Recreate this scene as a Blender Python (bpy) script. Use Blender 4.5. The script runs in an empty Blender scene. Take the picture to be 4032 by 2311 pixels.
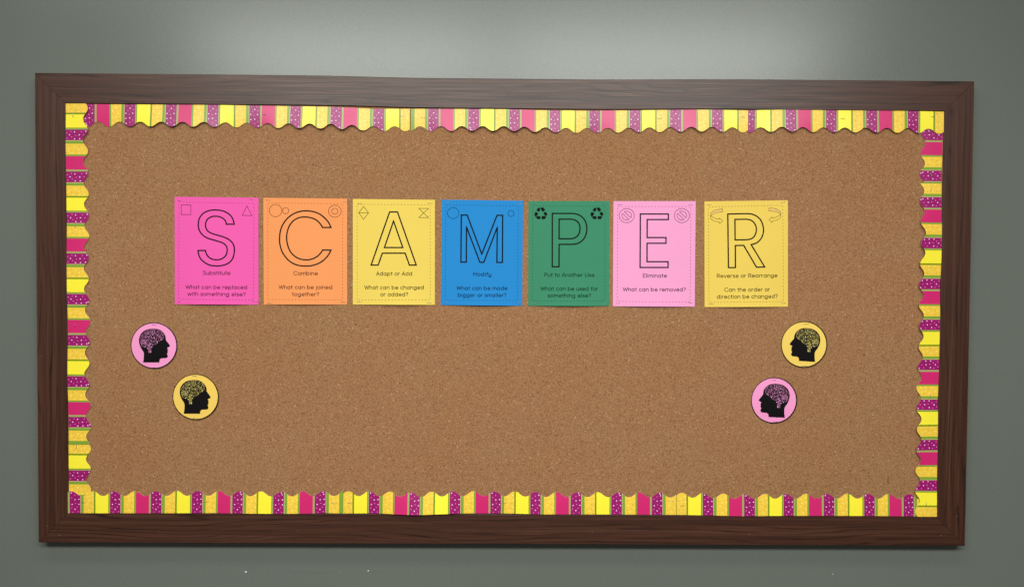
import bpy, math, random
from math import sin, cos, pi, radians, floor
from mathutils import Vector, Matrix, Euler
from mathutils.geometry import delaunay_2d_cdt

scene = bpy.context.scene
COL = scene.collection

# ------------------------------------------------------------------ camera
CAM_POS = (-0.0003, -1.9485, 0.0931)
CAM_ROT = (1.5481, -0.0066, -0.0084)
SRC_W, SRC_H, FOCAL = 4032.0, 2311.0, 2912.0
cam_data = bpy.data.cameras.new('camera')
cam_data.sensor_width = 36.0
cam_data.lens = FOCAL * 36.0 / SRC_W
cam_data.clip_start = 0.01
cam_data.clip_end = 100
cam = bpy.data.objects.new('camera', cam_data)
cam.location = CAM_POS
cam.rotation_euler = CAM_ROT
COL.objects.link(cam)
scene.camera = cam

# ------------------------------------------------------------------ light
world = bpy.data.worlds.new('World')
scene.world = world
world.use_nodes = True
bg = world.node_tree.nodes['Background']
bg.inputs[0].default_value = (1.0, 0.97, 0.93, 1)
bg.inputs[1].default_value = 0.07

def down_area_lamp(x, d, z, sx, sy, power, color=(0.97, 1.0, 0.945)):
    """rectangular lamp looking straight down: ceiling light panels and added fill lamps"""
    l = bpy.data.lights.new('panel_or_fill', 'AREA')
    l.shape = 'RECTANGLE'
    l.size, l.size_y = sx, sy
    l.energy = power
    l.color = color
    o = bpy.data.objects.new('panel_or_fill_light', l)
    o.location = (x, -d, z)
    COL.objects.link(o)
    return o

down_area_lamp(-0.98, 2.70, 1.45, 1.70, 0.8, 108)
down_area_lamp(0.96, 2.70, 1.45, 1.90, 0.8, 124)
down_area_lamp(-0.30, 1.0, 1.45, 3.6, 0.3, 29)  # added strip lamp close to the wall, lifts its upper part and corners
down_area_lamp(-0.1, 5.4, 1.45, 3.0, 1.2, 70)  # added fill lamp far back, evens out the brightness over board and wall

scene.view_settings.view_transform = 'Standard'
scene.view_settings.look = 'None'
scene.view_settings.exposure = 0.0
scene.view_settings.gamma = 1.0
scene.view_settings.use_curve_mapping = False

# ------------------------------------------------------------------ depths (metres off the wall, towards the viewer is -y)
CORK = 0.027
FRAME = 0.031

CAM_M = Euler(CAM_ROT, 'XYZ').to_matrix()
def at(u, v, off):
    """the point of the photograph (u, v) on the plane 'off' metres in front of the wall -> (x, z)"""
    d = CAM_M @ Vector(((u - SRC_W / 2) / FOCAL, -(v - SRC_H / 2) / FOCAL, -1.0))
    t = (-off - CAM_POS[1]) / d.y
    return CAM_POS[0] + t * d.x, CAM_POS[2] + t * d.z

# ------------------------------------------------------------------ helpers
def srgb(r, g, b):
    f = lambda c: (c / 255 / 12.92) if c / 255 <= 0.04045 else ((c / 255 + 0.055) / 1.055) ** 2.4
    return (f(r), f(g), f(b), 1)

def empty(name, loc, label, cat, group=None):
    o = bpy.data.objects.new(name, None)
    o.empty_display_size = 0.02
    o.location = loc
    COL.objects.link(o)
    o['label'] = label
    o['category'] = cat
    if group:
        o['group'] = group
    return o

class MB:
    """collects vertices and faces of one mesh object (world coordinates)"""
    def __init__(self):
        self.v, self.f, self.m, self.uv, self.sm = [], [], [], [], False
    def add(self, verts, faces, mat=0, uvs=None):
        b = len(self.v)
        self.v += verts
        self.uv += uvs if uvs else [(0, 0)] * len(verts)
        for f in faces:
            self.f.append([b + i for i in f])
            self.m.append(mat)
    def build(self, name, mats, parent=None, smooth=False, uv=False, origin=None):
        me = bpy.data.meshes.new(name)
        org = Vector(parent_world(parent)) if parent else Vector(origin or (0, 0, 0))
        me.from_pydata([tuple(Vector(p) - org) for p in self.v], [], self.f)
        for mt in (mats if isinstance(mats, list) else [mats]):
            me.materials.append(mt)
        for p, mi in zip(me.polygons, self.m):
            p.material_index = mi
            p.use_smooth = smooth
        if uv:
            ul = me.uv_layers.new(name='uv')
            for lp in me.loops:
                ul.data[lp.index].uv = self.uv[lp.vertex_index]
        me.update()
        o = bpy.data.objects.new(name, me)
        COL.objects.link(o)
        if parent:
            o.parent = parent
        else:
            o.location = org
        return o

def parent_world(o):
    p = Vector((0, 0, 0))
    while o:
        p = p + o.location
        o = o.parent
    return p

def catmull(pts, n=8, closed=False):
    out = []
    N = len(pts)
    rng = range(N if closed else N - 1)
    for i in rng:
        if closed:
            p0, p1, p2, p3 = pts[(i - 1) % N], pts[i], pts[(i + 1) % N], pts[(i + 2) % N]
        else:
            p1, p2 = pts[i], pts[i + 1]
            p0 = pts[i - 1] if i > 0 else (2 * p1[0] - p2[0], 2 * p1[1] - p2[1])
            p3 = pts[i + 2] if i + 2 < N else (2 * p2[0] - p1[0], 2 * p2[1] - p1[1])
        for k in range(n):
            t = k / n
            q = []
            for a in (0, 1):
                q.append(0.5 * (2 * p1[a] + (p2[a] - p0[a]) * t + (2 * p0[a] - 5 * p1[a] + 4 * p2[a] - p3[a]) * t * t
                                + (3 * p1[a] - p0[a] - 3 * p2[a] + p3[a]) * t ** 3))
            out.append(tuple(q))
    if not closed:
        out.append(pts[-1])
    return out

def runs(*rs):
    """join several smooth runs at sharp corners; a run of two points stays straight"""
    out = []
    for r in rs:
        c = catmull(r, 6) if len(r) > 2 else list(r)
        if out and abs(out[-1][0] - c[0][0]) < 1e-6 and abs(out[-1][1] - c[0][1]) < 1e-6:
            c = c[1:]
        out += c
    if abs(out[0][0] - out[-1][0]) < 1e-6 and abs(out[0][1] - out[-1][1]) < 1e-6:
        out.pop()
    return out

def arc(cx, cy, rx, ry, a0, a1, n=16):
    return [(cx + rx * cos(radians(a0 + (a1 - a0) * i / n)), cy + ry * sin(radians(a0 + (a1 - a0) * i / n))) for i in range(n + 1)]

def densify(pts, step, closed):
    out = []
    N = len(pts)
    for i in range(N if closed else N - 1):
        a, b = pts[i], pts[(i + 1) % N]
        L = math.hypot(b[0] - a[0], b[1] - a[1])
        k = max(1, int(L / step))
        for j in range(k):
            out.append((a[0] + (b[0] - a[0]) * j / k, a[1] + (b[1] - a[1]) * j / k))
    if not closed:
        out.append(pts[-1])
    return out

def ribbon(pts, w, closed=False, cap=True):
    """mitred ribbon along a 2-D polyline -> (verts2d, faces)"""
    P = []
    for p in pts:
        if not P or math.hypot(p[0] - P[-1][0], p[1] - P[-1][1]) > 1e-7:
            P.append(p)
    if closed and math.hypot(P[0][0] - P[-1][0], P[0][1] - P[-1][1]) < 1e-7:
        P.pop()
    N = len(P)
    if N < 2:
        return [], []
    vs, fs = [], []
    def nrm(a, b):
        dx, dy = b[0] - a[0], b[1] - a[1]
        L = math.hypot(dx, dy) or 1
        return (-dy / L, dx / L)
    for i in range(N):
        if closed:
            n1, n2 = nrm(P[i - 1], P[i]), nrm(P[i], P[(i + 1) % N])
        else:
            n1 = nrm(P[i - 1], P[i]) if i > 0 else nrm(P[0], P[1])
            n2 = nrm(P[i], P[i + 1]) if i < N - 1 else n1
        mx, my = n1[0] + n2[0], n1[1] + n2[1]
        L = math.hypot(mx, my)
        if L < 1e-4:
            mx, my, L = n1[0], n1[1], 1
        mx, my = mx / L, my / L
        c = max(0.42, mx * n1[0] + my * n1[1])
        h = w / 2 / c
        vs += [(P[i][0] + mx * h, P[i][1] + my * h), (P[i][0] - mx * h, P[i][1] - my * h)]
    for i in range(N if closed else N - 1):
        j = (i + 1) % N
        fs.append([2 * i, 2 * j, 2 * j + 1, 2 * i + 1])
    if cap and not closed:
        for end in (0, N - 1):
            a, b = vs[2 * end], vs[2 * end + 1]
            c = P[end]
            o = P[1] if end == 0 else P[N - 2]
            dx, dy = c[0] - o[0], c[1] - o[1]
            L = math.hypot(dx, dy)
            dx, dy = dx / L * w / 2, dy / L * w / 2
            base = len(vs)
            ax, ay = a[0] - c[0], a[1] - c[1]
            ids = [2 * end]
            for k in (1, 2, 3):
                t = pi * k / 4
                vs.append((c[0] + ax * cos(t) + dx * sin(t), c[1] + ay * cos(t) + dy * sin(t)))
                ids.append(base + k - 1)
            ids.append(2 * end + 1)
            fs.append(ids)
    return vs, fs

# ------------------------------------------------------------------ node materials
def new_mat(name):
    m = bpy.data.materials.new(name)
    m.use_nodes = True
    return m, m.node_tree, m.node_tree.nodes['Principled BSDF']

def nd(nt, typ, **kw):
    n = nt.nodes.new(typ)
    for k, v in kw.items():
        if k in n.inputs:
            n.inputs[k].default_value = v
        else:
            setattr(n, k, v)
    return n

def math_node(nt, op, a, b=None, clamp=False):
    n = nt.nodes.new('ShaderNodeMath')
    n.operation = op
    n.use_clamp = clamp
    for i, x in enumerate((a, b)):
        if x is None:
            continue
        if isinstance(x, (int, float)):
            n.inputs[i].default_value = x
        else:
            nt.links.new(x, n.inputs[i])
    return n.outputs[0]

def ramp(nt, fac, stops):
    r = nt.nodes.new('ShaderNodeValToRGB')
    e = r.color_ramp.elements
    while len(e) < len(stops):
        e.new(0.5)
    for i, (p, c) in enumerate(stops):
        e[i].position = p
        e[i].color = c if len(c) == 4 else (*c, 1)
    nt.links.new(fac, r.inputs[0])
    return r.outputs[0]

def mixcol(nt, fac, a, b, mode='MIX'):
    n = nt.nodes.new('ShaderNodeMix')
    n.data_type = 'RGBA'
    n.blend_type = mode
    for sock, x in ((n.inputs[0], fac), (n.inputs[6], a), (n.inputs[7], b)):
        if isinstance(x, (int, float)):
            sock.default_value = x
        elif isinstance(x, tuple):
            sock.default_value = x if len(x) == 4 else (*x, 1)
        else:
            nt.links.new(x, sock)
    return n.outputs[2]

def bump(nt, bsdf, height, strength, dist):
    b = nd(nt, 'ShaderNodeBump')
    b.inputs['Strength'].default_value = strength
    b.inputs['Distance'].default_value = dist
    nt.links.new(height, b.inputs['Height'])
    nt.links.new(b.outputs[0], bsdf.inputs['Normal'])

def noise(nt, vec, scale, detail=2, rough=0.5, dim='3D'):
    n = nd(nt, 'ShaderNodeTexNoise')
    n.noise_dimensions = dim
    n.inputs['Scale'].default_value = scale
    n.inputs['Detail'].default_value = detail
    n.inputs['Roughness'].default_value = rough
    nt.links.new(vec, n.inputs['Vector'])
    return n

def mat_wall():
    m, nt, b = new_mat('sage_wall_paint')
    mp = nd(nt, 'ShaderNodeMapping')
    mp.inputs['Location'].default_value = (0.137, 0.3719, 0.211)
    mp.inputs['Rotation'].default_value = (0.31, 0.17, 0.43)
    nt.links.new(nd(nt, 'ShaderNodeTexCoord').outputs['Object'], mp.inputs[0])
    tc = mp.outputs[0]
    n1 = noise(nt, tc, 1.3, 3)
    n2 = noise(nt, tc, 340, 2)
    c = ramp(nt, n1.outputs[0], [(0.3, (0.127, 0.137, 0.120)), (0.7, (0.134, 0.145, 0.127))])
    c = mixcol(nt, math_node(nt, 'MULTIPLY', n2.outputs[0], 0.10), c, (0.21, 0.225, 0.2))
    nt.links.new(c, b.inputs['Base Color'])
    r = ramp(nt, n2.outputs[0], [(0.3, (0.265,) * 3), (0.7, (0.285,) * 3)])
    nt.links.new(r, b.inputs['Roughness'])
    b.inputs['Specular IOR Level'].default_value = 0.5
    h = noise(nt, tc, 250, 1, 0.5)
    h2 = noise(nt, tc, 420, 1, 0.5)
    bump(nt, b, math_node(nt, 'ADD', h.outputs[0], math_node(nt, 'MULTIPLY', h2.outputs[0], 0.25)), 0.11, 0.0010)
    return m

def mat_cork():
    m, nt, b = new_mat('cork')
    tc = nd(nt, 'ShaderNodeTexCoord').outputs['Object']
    vor = nd(nt, 'ShaderNodeTexVoronoi')
    vor.inputs['Scale'].default_value = 600
    nt.links.new(tc, vor.inputs['Vector'])
    sep = nd(nt, 'ShaderNodeSeparateColor')
    nt.links.new(vor.outputs['Color'], sep.inputs[0])
    n1 = noise(nt, tc, 360, 3, 0.55)
    g = math_node(nt, 'ADD', math_node(nt, 'MULTIPLY', sep.outputs[0], 0.45), math_node(nt, 'MULTIPLY', n1.outputs[0], 0.55))
    c = ramp(nt, g, [(0.10, (0.130, 0.056, 0.022)), (0.38, (0.255, 0.123, 0.054)), (0.62, (0.338, 0.172, 0.080)), (0.92, (0.44, 0.265, 0.138))])
    big = noise(nt, tc, 5.5, 3, 0.6)
    c = mixcol(nt, ramp(nt, big.outputs[0], [(0.35, (0,) * 3), (0.68, (0.5,) * 3)]), c, (1.0, 0.86, 0.80), 'MULTIPLY')
    big2 = noise(nt, tc, 2.1, 2, 0.5)
    c = mixcol(nt, ramp(nt, big2.outputs[0], [(0.4, (0,) * 3), (0.7, (0.5,) * 3)]), c, (0.94, 0.96, 0.86), 'MULTIPLY')
    # scattered pale and dark granules
    v2 = nd(nt, 'ShaderNodeTexVoronoi')
    v2.inputs['Scale'].default_value = 300
    nt.links.new(tc, v2.inputs['Vector'])
    s2 = nd(nt, 'ShaderNodeSeparateColor')
    nt.links.new(v2.outputs['Color'], s2.inputs[0])
    pale = math_node(nt, 'MULTIPLY', math_node(nt, 'GREATER_THAN', s2.outputs[0], 0.990), 0.30)
    c = mixcol(nt, pale, c, (0.62, 0.44, 0.29))
    dark = math_node(nt, 'MULTIPLY', math_node(nt, 'GREATER_THAN', s2.outputs[1], 0.98), 0.4)
    c = mixcol(nt, dark, c, (0.09, 0.035, 0.018))
    nt.links.new(c, b.inputs['Base Color'])
    b.inputs['Roughness'].default_value = 0.85
    b.inputs['Specular IOR Level'].default_value = 0.2
    bump(nt, b, n1.outputs[0], 0.5, 0.0012)
    return m

def mat_wood():
    m, nt, b = new_mat('dark_walnut_laminate')
    uv = nd(nt, 'ShaderNodeUVMap').outputs[0]
    sp = nd(nt, 'ShaderNodeSeparateXYZ')
    nt.links.new(uv, sp.inputs[0])
    U, V = sp.outputs[0], sp.outputs[1]
    def vec(su, sv, off=0.0):
        cb = nd(nt, 'ShaderNodeCombineXYZ')
        nt.links.new(math_node(nt, 'MULTIPLY', U, su), cb.inputs[0])
        nt.links.new(V if sv == 1 else math_node(nt, 'MULTIPLY', V, sv), cb.inputs[1])
        cb.inputs[2].default_value = off
        return cb.outputs[0]
    lo = noise(nt, vec(1.3, 8, 3.1), 1.0, 1, 0.4)            # slow figure along the board
    mid = noise(nt, vec(4, 55, 1.7), 1.0, 2, 0.5)
    warp = noise(nt, vec(0.7, 3, 4.4), 1.0, 2, 0.5)
    field = math_node(nt, 'ADD', math_node(nt, 'MULTIPLY', V, 30.0), math_node(nt, 'MULTIPLY', lo.outputs[0], 5.0))
    field = math_node(nt, 'ADD', field, math_node(nt, 'MULTIPLY', mid.outputs[0], 0.9))
    field = math_node(nt, 'ADD', field, math_node(nt, 'MULTIPLY', warp.outputs[0], 2.4))
    # growth rings: thin dark late wood lines, a few strong and most faint
    saw = math_node(nt, 'FRACT', math_node(nt, 'MULTIPLY', field, 2.1))
    ring = ramp(nt, saw, [(0.0, (0.0,) * 3), (0.12, (0.70,) * 3), (0.5, (0.84,) * 3), (0.86, (0.72,) * 3), (1.0, (0.0,) * 3)])
    gate = noise(nt, vec(1.6, 42, 12.0), 1.0, 2, 0.5)
    ring = mixcol(nt, ramp(nt, gate.outputs[0], [(0.44, (0.10,) * 3), (0.68, (1,) * 3)]), (0.70, 0.70, 0.70), ring)
    fine = noise(nt, vec(5, 380, 5.0), 1.0, 4, 0.62)
    pores = noise(nt, vec(18, 900, 9.0), 1.0, 2, 0.5)
    streak = noise(nt, vec(0.8, 70, 7.0), 1.0, 4, 0.6)
    t = math_node(nt, 'ADD', math_node(nt, 'MULTIPLY', ring, 0.34), math_node(nt, 'MULTIPLY', fine.outputs[0], 0.46))
    t = math_node(nt, 'ADD', t, math_node(nt, 'MULTIPLY', streak.outputs[0], 0.42))
    c = ramp(nt, t, [(0.43, (0.0100, 0.0028, 0.0013)), (0.575, (0.029, 0.0088, 0.0044)), (0.69, (0.055, 0.0182, 0.0098)), (0.85, (0.098, 0.040, 0.024))])
    p = ramp(nt, pores.outputs[0], [(0.30, (0.6,) * 3), (0.44, (1,) * 3)])
    c = mixcol(nt, 0.5, c, p, 'MULTIPLY')
    nt.links.new(c, b.inputs['Base Color'])
    nt.links.new(ramp(nt, fine.outputs[0], [(0.3, (0.48,) * 3), (0.7, (0.34,) * 3)]), b.inputs['Roughness'])
    b.inputs['Specular IOR Level'].default_value = 0.5
    bump(nt, b, fine.outputs[0], 0.25, 0.0006)
    return m

def mat_sheet(name, col, rough, spec, grain=0.05, coat=0.0):
    """paper or card: even colour with a faint fibre grain"""
    m, nt, b = new_mat(name)
    tc = nd(nt, 'ShaderNodeTexCoord').outputs['Object']
    n = noise(nt, tc, 420, 3, 0.6)
    n2 = noise(nt, tc, 14, 2, 0.5)
    f = math_node(nt, 'ADD', math_node(nt, 'MULTIPLY', n.outputs[0], 0.6), math_node(nt, 'MULTIPLY', n2.outputs[0], 0.4))
    lo = tuple(x * (1 - grain) for x in col[:3]) + (1,)
    hi = tuple(min(1, x * (1 + grain)) for x in col[:3]) + (1,)
    nt.links.new(ramp(nt, f, [(0.3, lo), (0.7, hi)]), b.inputs['Base Color'])
    b.inputs['Roughness'].default_value = rough
    b.inputs['Specular IOR Level'].default_value = spec
    if coat:
        b.inputs['Coat Weight'].default_value = coat
        b.inputs['Coat Roughness'].default_value = 0.22
    bump(nt, b, f, 0.12, 0.0004)
    return m

def mat_plain(name, col, rough=0.6, spec=0.3, metal=0.0):
    m, nt, b = new_mat(name)
    tc = nd(nt, 'ShaderNodeTexCoord').outputs['Object']
    n = noise(nt, tc, 600, 2)
    lo = tuple(x * 0.88 for x in col[:3]) + (1,)
    nt.links.new(ramp(nt, n.outputs[0], [(0.3, lo), (0.7, col)]), b.inputs['Base Color'])
    b.inputs['Roughness'].default_value = rough
    b.inputs['Specular IOR Level'].default_value = spec
    b.inputs['Metallic'].default_value = metal
    return m

WALL, CORKM, WOOD = mat_wall(), mat_cork(), mat_wood()
INK = mat_plain('black_toner', (0.0045, 0.003, 0.0035, 1), 0.75, 0.12)
STEEL = mat_plain('staple_steel', (0.34, 0.34, 0.33, 1), 0.38, 0.5, 1.0)
CHIP = mat_plain('bare_plaster', (0.85, 0.84, 0.80, 1), 0.9, 0.1)
SCUFF = mat_plain('wall_scuff', (0.138, 0.152, 0.130, 1), 0.5, 0.3)
HOLE = mat_plain('nail_filler', (0.016, 0.007, 0.004, 1), 0.7, 0.2)
DENT = mat_plain('dented_cork', (0.185, 0.090, 0.043, 1), 0.9, 0.1)
FILL = mat_plain('pale_filler', (0.30, 0.22, 0.16, 1), 0.7, 0.2)

def card(name, rgb):
    return mat_sheet(name, srgb(*rgb), 0.36, 0.5, 0.04)
STRIPE = {
    'purple': card('card_purple', (150, 20, 101)),
    'pink': card('card_magenta', (202, 36, 105)),
    'yellow': card('card_yellow', (245, 228, 56)),
    'orange': card('card_apricot', (236, 194, 66)),
    'green': card('card_leaf_green', (122, 156, 50)),
    'olive': card('card_olive', (118, 140, 18)),
    'sage': card('card_sage', (152, 164, 92)),
    'lip': card('card_lip', (222, 196, 140)),
    'white': card('card_white', (236, 208, 236)),
    'rose': card('card_rose', (240, 120, 190)),
    'cream': card('card_cream', (252, 238, 130)),
    'tan': card('card_tan', (196, 146, 28)),
    'edge': card('card_edge', (235, 225, 205)),
    'brown': card('card_brown', (160, 110, 40)),
}
STRIPE_KEYS = list(STRIPE)
SI = {k: i for i, k in enumerate(STRIPE_KEYS)}

# ------------------------------------------------------------------ wall
mb = MB()
mb.add([(-4, 0, -1.62), (4, 0, -1.62), (4, 0, 1.25), (-4, 0, 1.25)], [[0, 1, 2, 3]])
wall = mb.build('wall', WALL)
wall['kind'] = 'structure'
wall['label'] = 'sage grey painted wall with an orange peel finish behind the board'

def blob(u, v, ru, rv, off, seed, n=11):
    r = random.Random(seed)
    cx, cz = at(u, v, 0)
    vs = [(cx, -off * 1.6, cz)]
    for i in range(n):
        a = 2 * pi * i / n
        k = 0.7 + 0.5 * r.random()
        vs.append((cx + ru * k * cos(a), -off * 0.3, cz + rv * k * sin(a)))
    return vs, [[0, 1 + i, 1 + (i + 1) % n] for i in range(n)]

for i, (u, v, r_) in enumerate([(967.8, 2250, 0.0026), (1339, 2251.5, 0.0019), (1450.4, 2245.7, 0.0019), (3279, 2259, 0.0014)]):
    mb = MB()
    mb.add(*blob(u, v, r_ * 1.0, r_ * 0.72, 0.0007, i))
    mb.build('paint_chip', CHIP if i != 1 else FILL, wall)
for pts in ([(976, 2241), (990, 2232), (1003, 2225), (1014, 2219)], [(1135, 2251), (1200, 2252), (1270, 2252), (1325, 2251.5)],
            [(1455, 2247), (1480, 2252), (1512, 2251)], [(1782, 2264), (1787, 2271), (1790, 2277)], [(2351, 2259), (2354, 2263)]):
    mb = MB()
    P = [at(u, v, 0) for u, v in pts]
    vs, fs = ribbon(densify(P, 0.01, False), 0.0011)
    mb.add([(x, -0.0004, z) for x, z in vs], fs)
    mb.build('scuff_mark', SCUFF, wall)

# ------------------------------------------------------------------ the board: cork panel and four mitred rails
board = empty('bulletin_board', (0, 0, at(2016, 2148, FRAME)[1]), 'large cork bulletin board in a dark walnut frame hung on the sage wall', 'bulletin board')
OUT = [at(136.3, 287.8, FRAME), at(3837, 321.2, FRAME), at(3799.8, 2148, FRAME), at(151.8, 2134.8, FRAME)]
INN = [at(256.4, 406.5, FRAME), at(3719.5, 437.5, FRAME), at(3686.5, 2031, FRAME), at(268, 2017.8, FRAME)]

mb = MB()
x0, x1 = INN[0][0] - 0.03, INN[1][0] + 0.03
z0, z1 = INN[3][1] - 0.03, INN[0][1] + 0.03
mb.add([(x0, -CORK, z0), (x1, -CORK, z0), (x1, -CORK, z1), (x0, -CORK, z1), (x0, -0.001, z0), (x1, -0.001, z0), (x1, -0.001, z1), (x0, -0.001, z1)],
       [[0, 1, 2, 3], [5, 4, 7, 6], [4, 5, 1, 0], [7, 3, 2, 6], [4, 0, 3, 7], [1, 5, 6, 2]])
cork = mb.build('cork_panel', CORKM, board)

def sag(x, side):
    """the long top rail sags a few millimetres in its middle"""
    if side != 0:
        return 0.0
    s = lambda a, b, t: (lambda q: q * q * (3 - 2 * q))(min(1, max(0, (t - a) / (b - a))))
    return -0.0040 * s(-0.52, -0.20, x) * (1 - s(0.18, 0.66, x))

rails = []
for side in range(4):
    A, B = OUT[side], OUT[(side + 1) % 4]
    a, b = INN[side], INN[(side + 1) % 4]
    n = 60
    CH = 0.0011
    mb = MB()
    # cross-section from the outer wall edge to the inner edge: (across 0..1, extra metres, off)
    sec = [(0, 0, 0.0008), (0, 0, FRAME - CH), (0, CH, FRAME), (1, -CH, FRAME), (1, 0, FRAME - CH * 0.8), (1, 0, 0.0008)]
    L = math.hypot(B[0] - A[0], B[1] - A[1])
    wd = 0.5 * (math.hypot(a[0] - A[0], a[1] - A[1]) + math.hypot(b[0] - B[0], b[1] - B[1])) / math.sqrt(2)
    for i in range(n + 1):
        t = i / n
        g = 0.00045 / L
        t = g + (1 - 2 * g) * t
        po = (A[0] + (B[0] - A[0]) * t, A[1] + (B[1] - A[1]) * t)
        pi_ = (a[0] + (b[0] - a[0]) * t, a[1] + (b[1] - a[1]) * t)
        dz = sag(po[0], side)
        wl = math.hypot(pi_[0] - po[0], pi_[1] - po[1])
        for (w, ex, off) in sec:
            q = w + ex / wl
            x = po[0] + (pi_[0] - po[0]) * q
            z = po[1] + (pi_[1] - po[1]) * q + dz
            al = (x - A[0]) * (B[0] - A[0]) / L + (z - A[1]) * (B[1] - A[1]) / L
            mb.add([(x, -off, z)], [], 0, [(al + side * 3.71, q * wd * (1 if side % 2 else -1) + side * 0.7713 + (0.018 - off))])
    k = len(sec)
    for i in range(n):
        for j in range(k - 1):
            mb.f.append([i * k + j, i * k + j + 1, (i + 1) * k + j + 1, (i + 1) * k + j])
            mb.m.append(0)
    mb.f += [[j for j in range(k)], [n * k + j for j in reversed(range(k))]]
    mb.m += [0, 0]
    r = mb.build('frame_rail', WOOD, board, uv=True)
    r['label'] = ['top rail of the walnut frame, paler under the ceiling light', 'right rail of the walnut frame',
                  'bottom rail of the walnut frame with a shadow below it', 'left rail of the walnut frame'][side]
    rails.append(r)

def nail(rail, u, v, rad, m):
    x, z = at(u, v, FRAME)
    mb = MB()
    n = 10
    vs = [(x, -FRAME - 0.0005, z)] + [(x + rad * cos(2 * pi * i / n), -FRAME - 0.0002, z + rad * sin(2 * pi * i / n)) for i in range(n)]
    mb.add(vs, [[0, 1 + i, 1 + (i + 1) % n] for i in range(n)])
    mb.build('nail_hole', m, rails[rail])
for u, v in [(1084, 357), (1576, 367), (2002, 373), (2505, 368.6), (3014, 367), (640, 351)]:
    nail(0, u, v, 0.0010, HOLE)
for u, v in [(628.7, 2093), (1171, 2088), (1868, 2087), (2332, 2094), (2950, 2101), (3705, 2107), (234, 2106)]:
    nail(2, u, v, 0.0009, FILL)
for u, v in [(163, 1402), (184, 2070)]:
    nail(3, u, v, 0.0008, FILL)
for u, v in [(3770, 850), (3769, 2032)]:
    nail(1, u, v, 0.0008, FILL)

# pin holes and scratches left in the cork
rh = random.Random(21)
for i in range(26):
    u, v = rh.uniform(420, 3560), rh.uniform(560, 1880)
    x, z = at(u, v, CORK)
    mb = MB()
    r_ = rh.uniform(0.0005, 0.0010)
    mb.add([(x, -CORK - 0.0002, z)] + [(x + r_ * 1.2 * cos(2 * pi * k / 8), -CORK - 0.00015, z + r_ * sin(2 * pi * k / 8)) for k in range(8)],
           [[0, 1 + k, 1 + (k + 1) % 8] for k in range(8)])
    mb.build('pin_hole', HOLE, cork)
for pts, w in (([(2644, 1655), (2660, 1656), (2678, 1654), (2692, 1656)], 0.0013), ([(2866, 1707), (2874, 1709)], 0.0018), ([(1134, 690), (1136, 705), (1133, 722)], 0.0008),
               ([(3498, 1876), (3496, 1888), (3498, 1898)], 0.0026), ([(1226, 521), (1228, 534)], 0.0009), ([(2728, 560), (2728, 580), (2730, 600)], 0.0008)):
    mb = MB()
    vs, fs = ribbon(densify([at(u, v, CORK) for u, v in pts], 0.004, False), w)
    mb.add([(x, -CORK - 0.0003, z) for x, z in vs], fs)
    mb.build('scratch', DENT, cork)

# ------------------------------------------------------------------ staples
def staple(parent, p, q, off, name='staple'):
    """wire crown from p to q (x, z), its legs sunk into the board"""
    mb = MB()
    dx, dz = q[0] - p[0], q[1] - p[1]
    L = math.hypot(dx, dz)
    dx, dz = dx / L, dz / L
    nx, nz = -dz, dx
    r = 0.00034
    path = [(-0.0, off - 0.0025), (0.0, off + 0.0001), (0.0007, off + 0.00055), (L / 2, off + 0.00068), (L - 0.0007, off + 0.00055), (L, off + 0.0001), (L, off - 0.0025)]
    rings = []
    for i, (s, o) in enumerate(path):
        a = path[max(0, i - 1)]
        b = path[min(len(path) - 1, i + 1)]
        ts, to = b[0] - a[0], b[1] - a[1]
        tl = math.hypot(ts, to)
        ts, to = ts / tl, to / tl
        for k in range(6):
            an = 2 * pi * k / 6
            e1, e2 = r * cos(an) * 1.25, r * sin(an)
            ss, oo = s - to * e2, o + ts * e2
            mb.add([(p[0] + dx * ss + nx * e1, -oo, p[1] + dz * ss + nz * e1)], [])
    for i in range(len(path) - 1):
        for k in range(6):
            mb.f.append([i * 6 + k, i * 6 + (k + 1) % 6, (i + 1) * 6 + (k + 1) % 6, (i + 1) * 6 + k])
            mb.m.append(0)
    return mb.build(name, STEEL, parent, smooth=True)

# ------------------------------------------------------------------ scalloped border strips
FR = [(0.263, 'purple'), (0.307, 'sage'), (0.628, 'X'), (0.668, 'green'), (0.922, 'orange'), (0.990, 'green'), (1.0, 'lip')]
PDOT = [(1350, 135, 'rose'), (1530, 125, 'rose'), (1462, 215, 'white'), (1573, 263, 'rose'), (1390, 290, 'rose'), (1325, 383, 'white'),
        (1557, 380, 'white'), (1440, 417, 'rose'), (1327, 550, 'white'), (1458, 535, 'white'), (1565, 607, 'rose'), (1463, 680, 'rose'),
        (1343, 715, 'white'), (1368, 778, 'white'), (1583, 758, 'white')]
ODOT = [(865, 110, 'tan'), (1068, 118, 'tan'), (977, 190, 'cream'), (1087, 237, 'tan'), (930, 268, 'tan'), (852, 297, 'cream'), (1045, 387, 'cream'),
        (905, 417, 'tan'), (845, 523, 'cream'), (977, 508, 'cream'), (1085, 550, 'tan'), (1008, 632, 'cream'), (862, 688, 'cream')]
PDOT = [((x - 1275) / 365 * 0.263, (y - 85) * 0.1181 * 0.663e-3, c) for x, y, c in PDOT]
ODOT = [(0.668 + (x - 808) / 350 * 0.254, (y - 85) * 0.1181 * 0.663e-3, c) for x, y, c in ODOT]
DOTR = {'white': 0.00155, 'rose': 0.0013, 'tan': 0.0012, 'cream': 0.0014}
VALLEY, PEAK = 0.0448, 0.0573
STRIP_GROUP = 'scalloped paper border strips stapled round the cork'

def lerp_tab(tab, x):
    if x <= tab[0][0]:
        return tab[0][1]
    for (a, va), (b, vb) in zip(tab, tab[1:]):
        if x <= b:
            q = (x - a) / (b - a)
            q = q * q * (3 - 2 * q)
            return va + (vb - va) * q
    return tab[-1][1]

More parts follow.
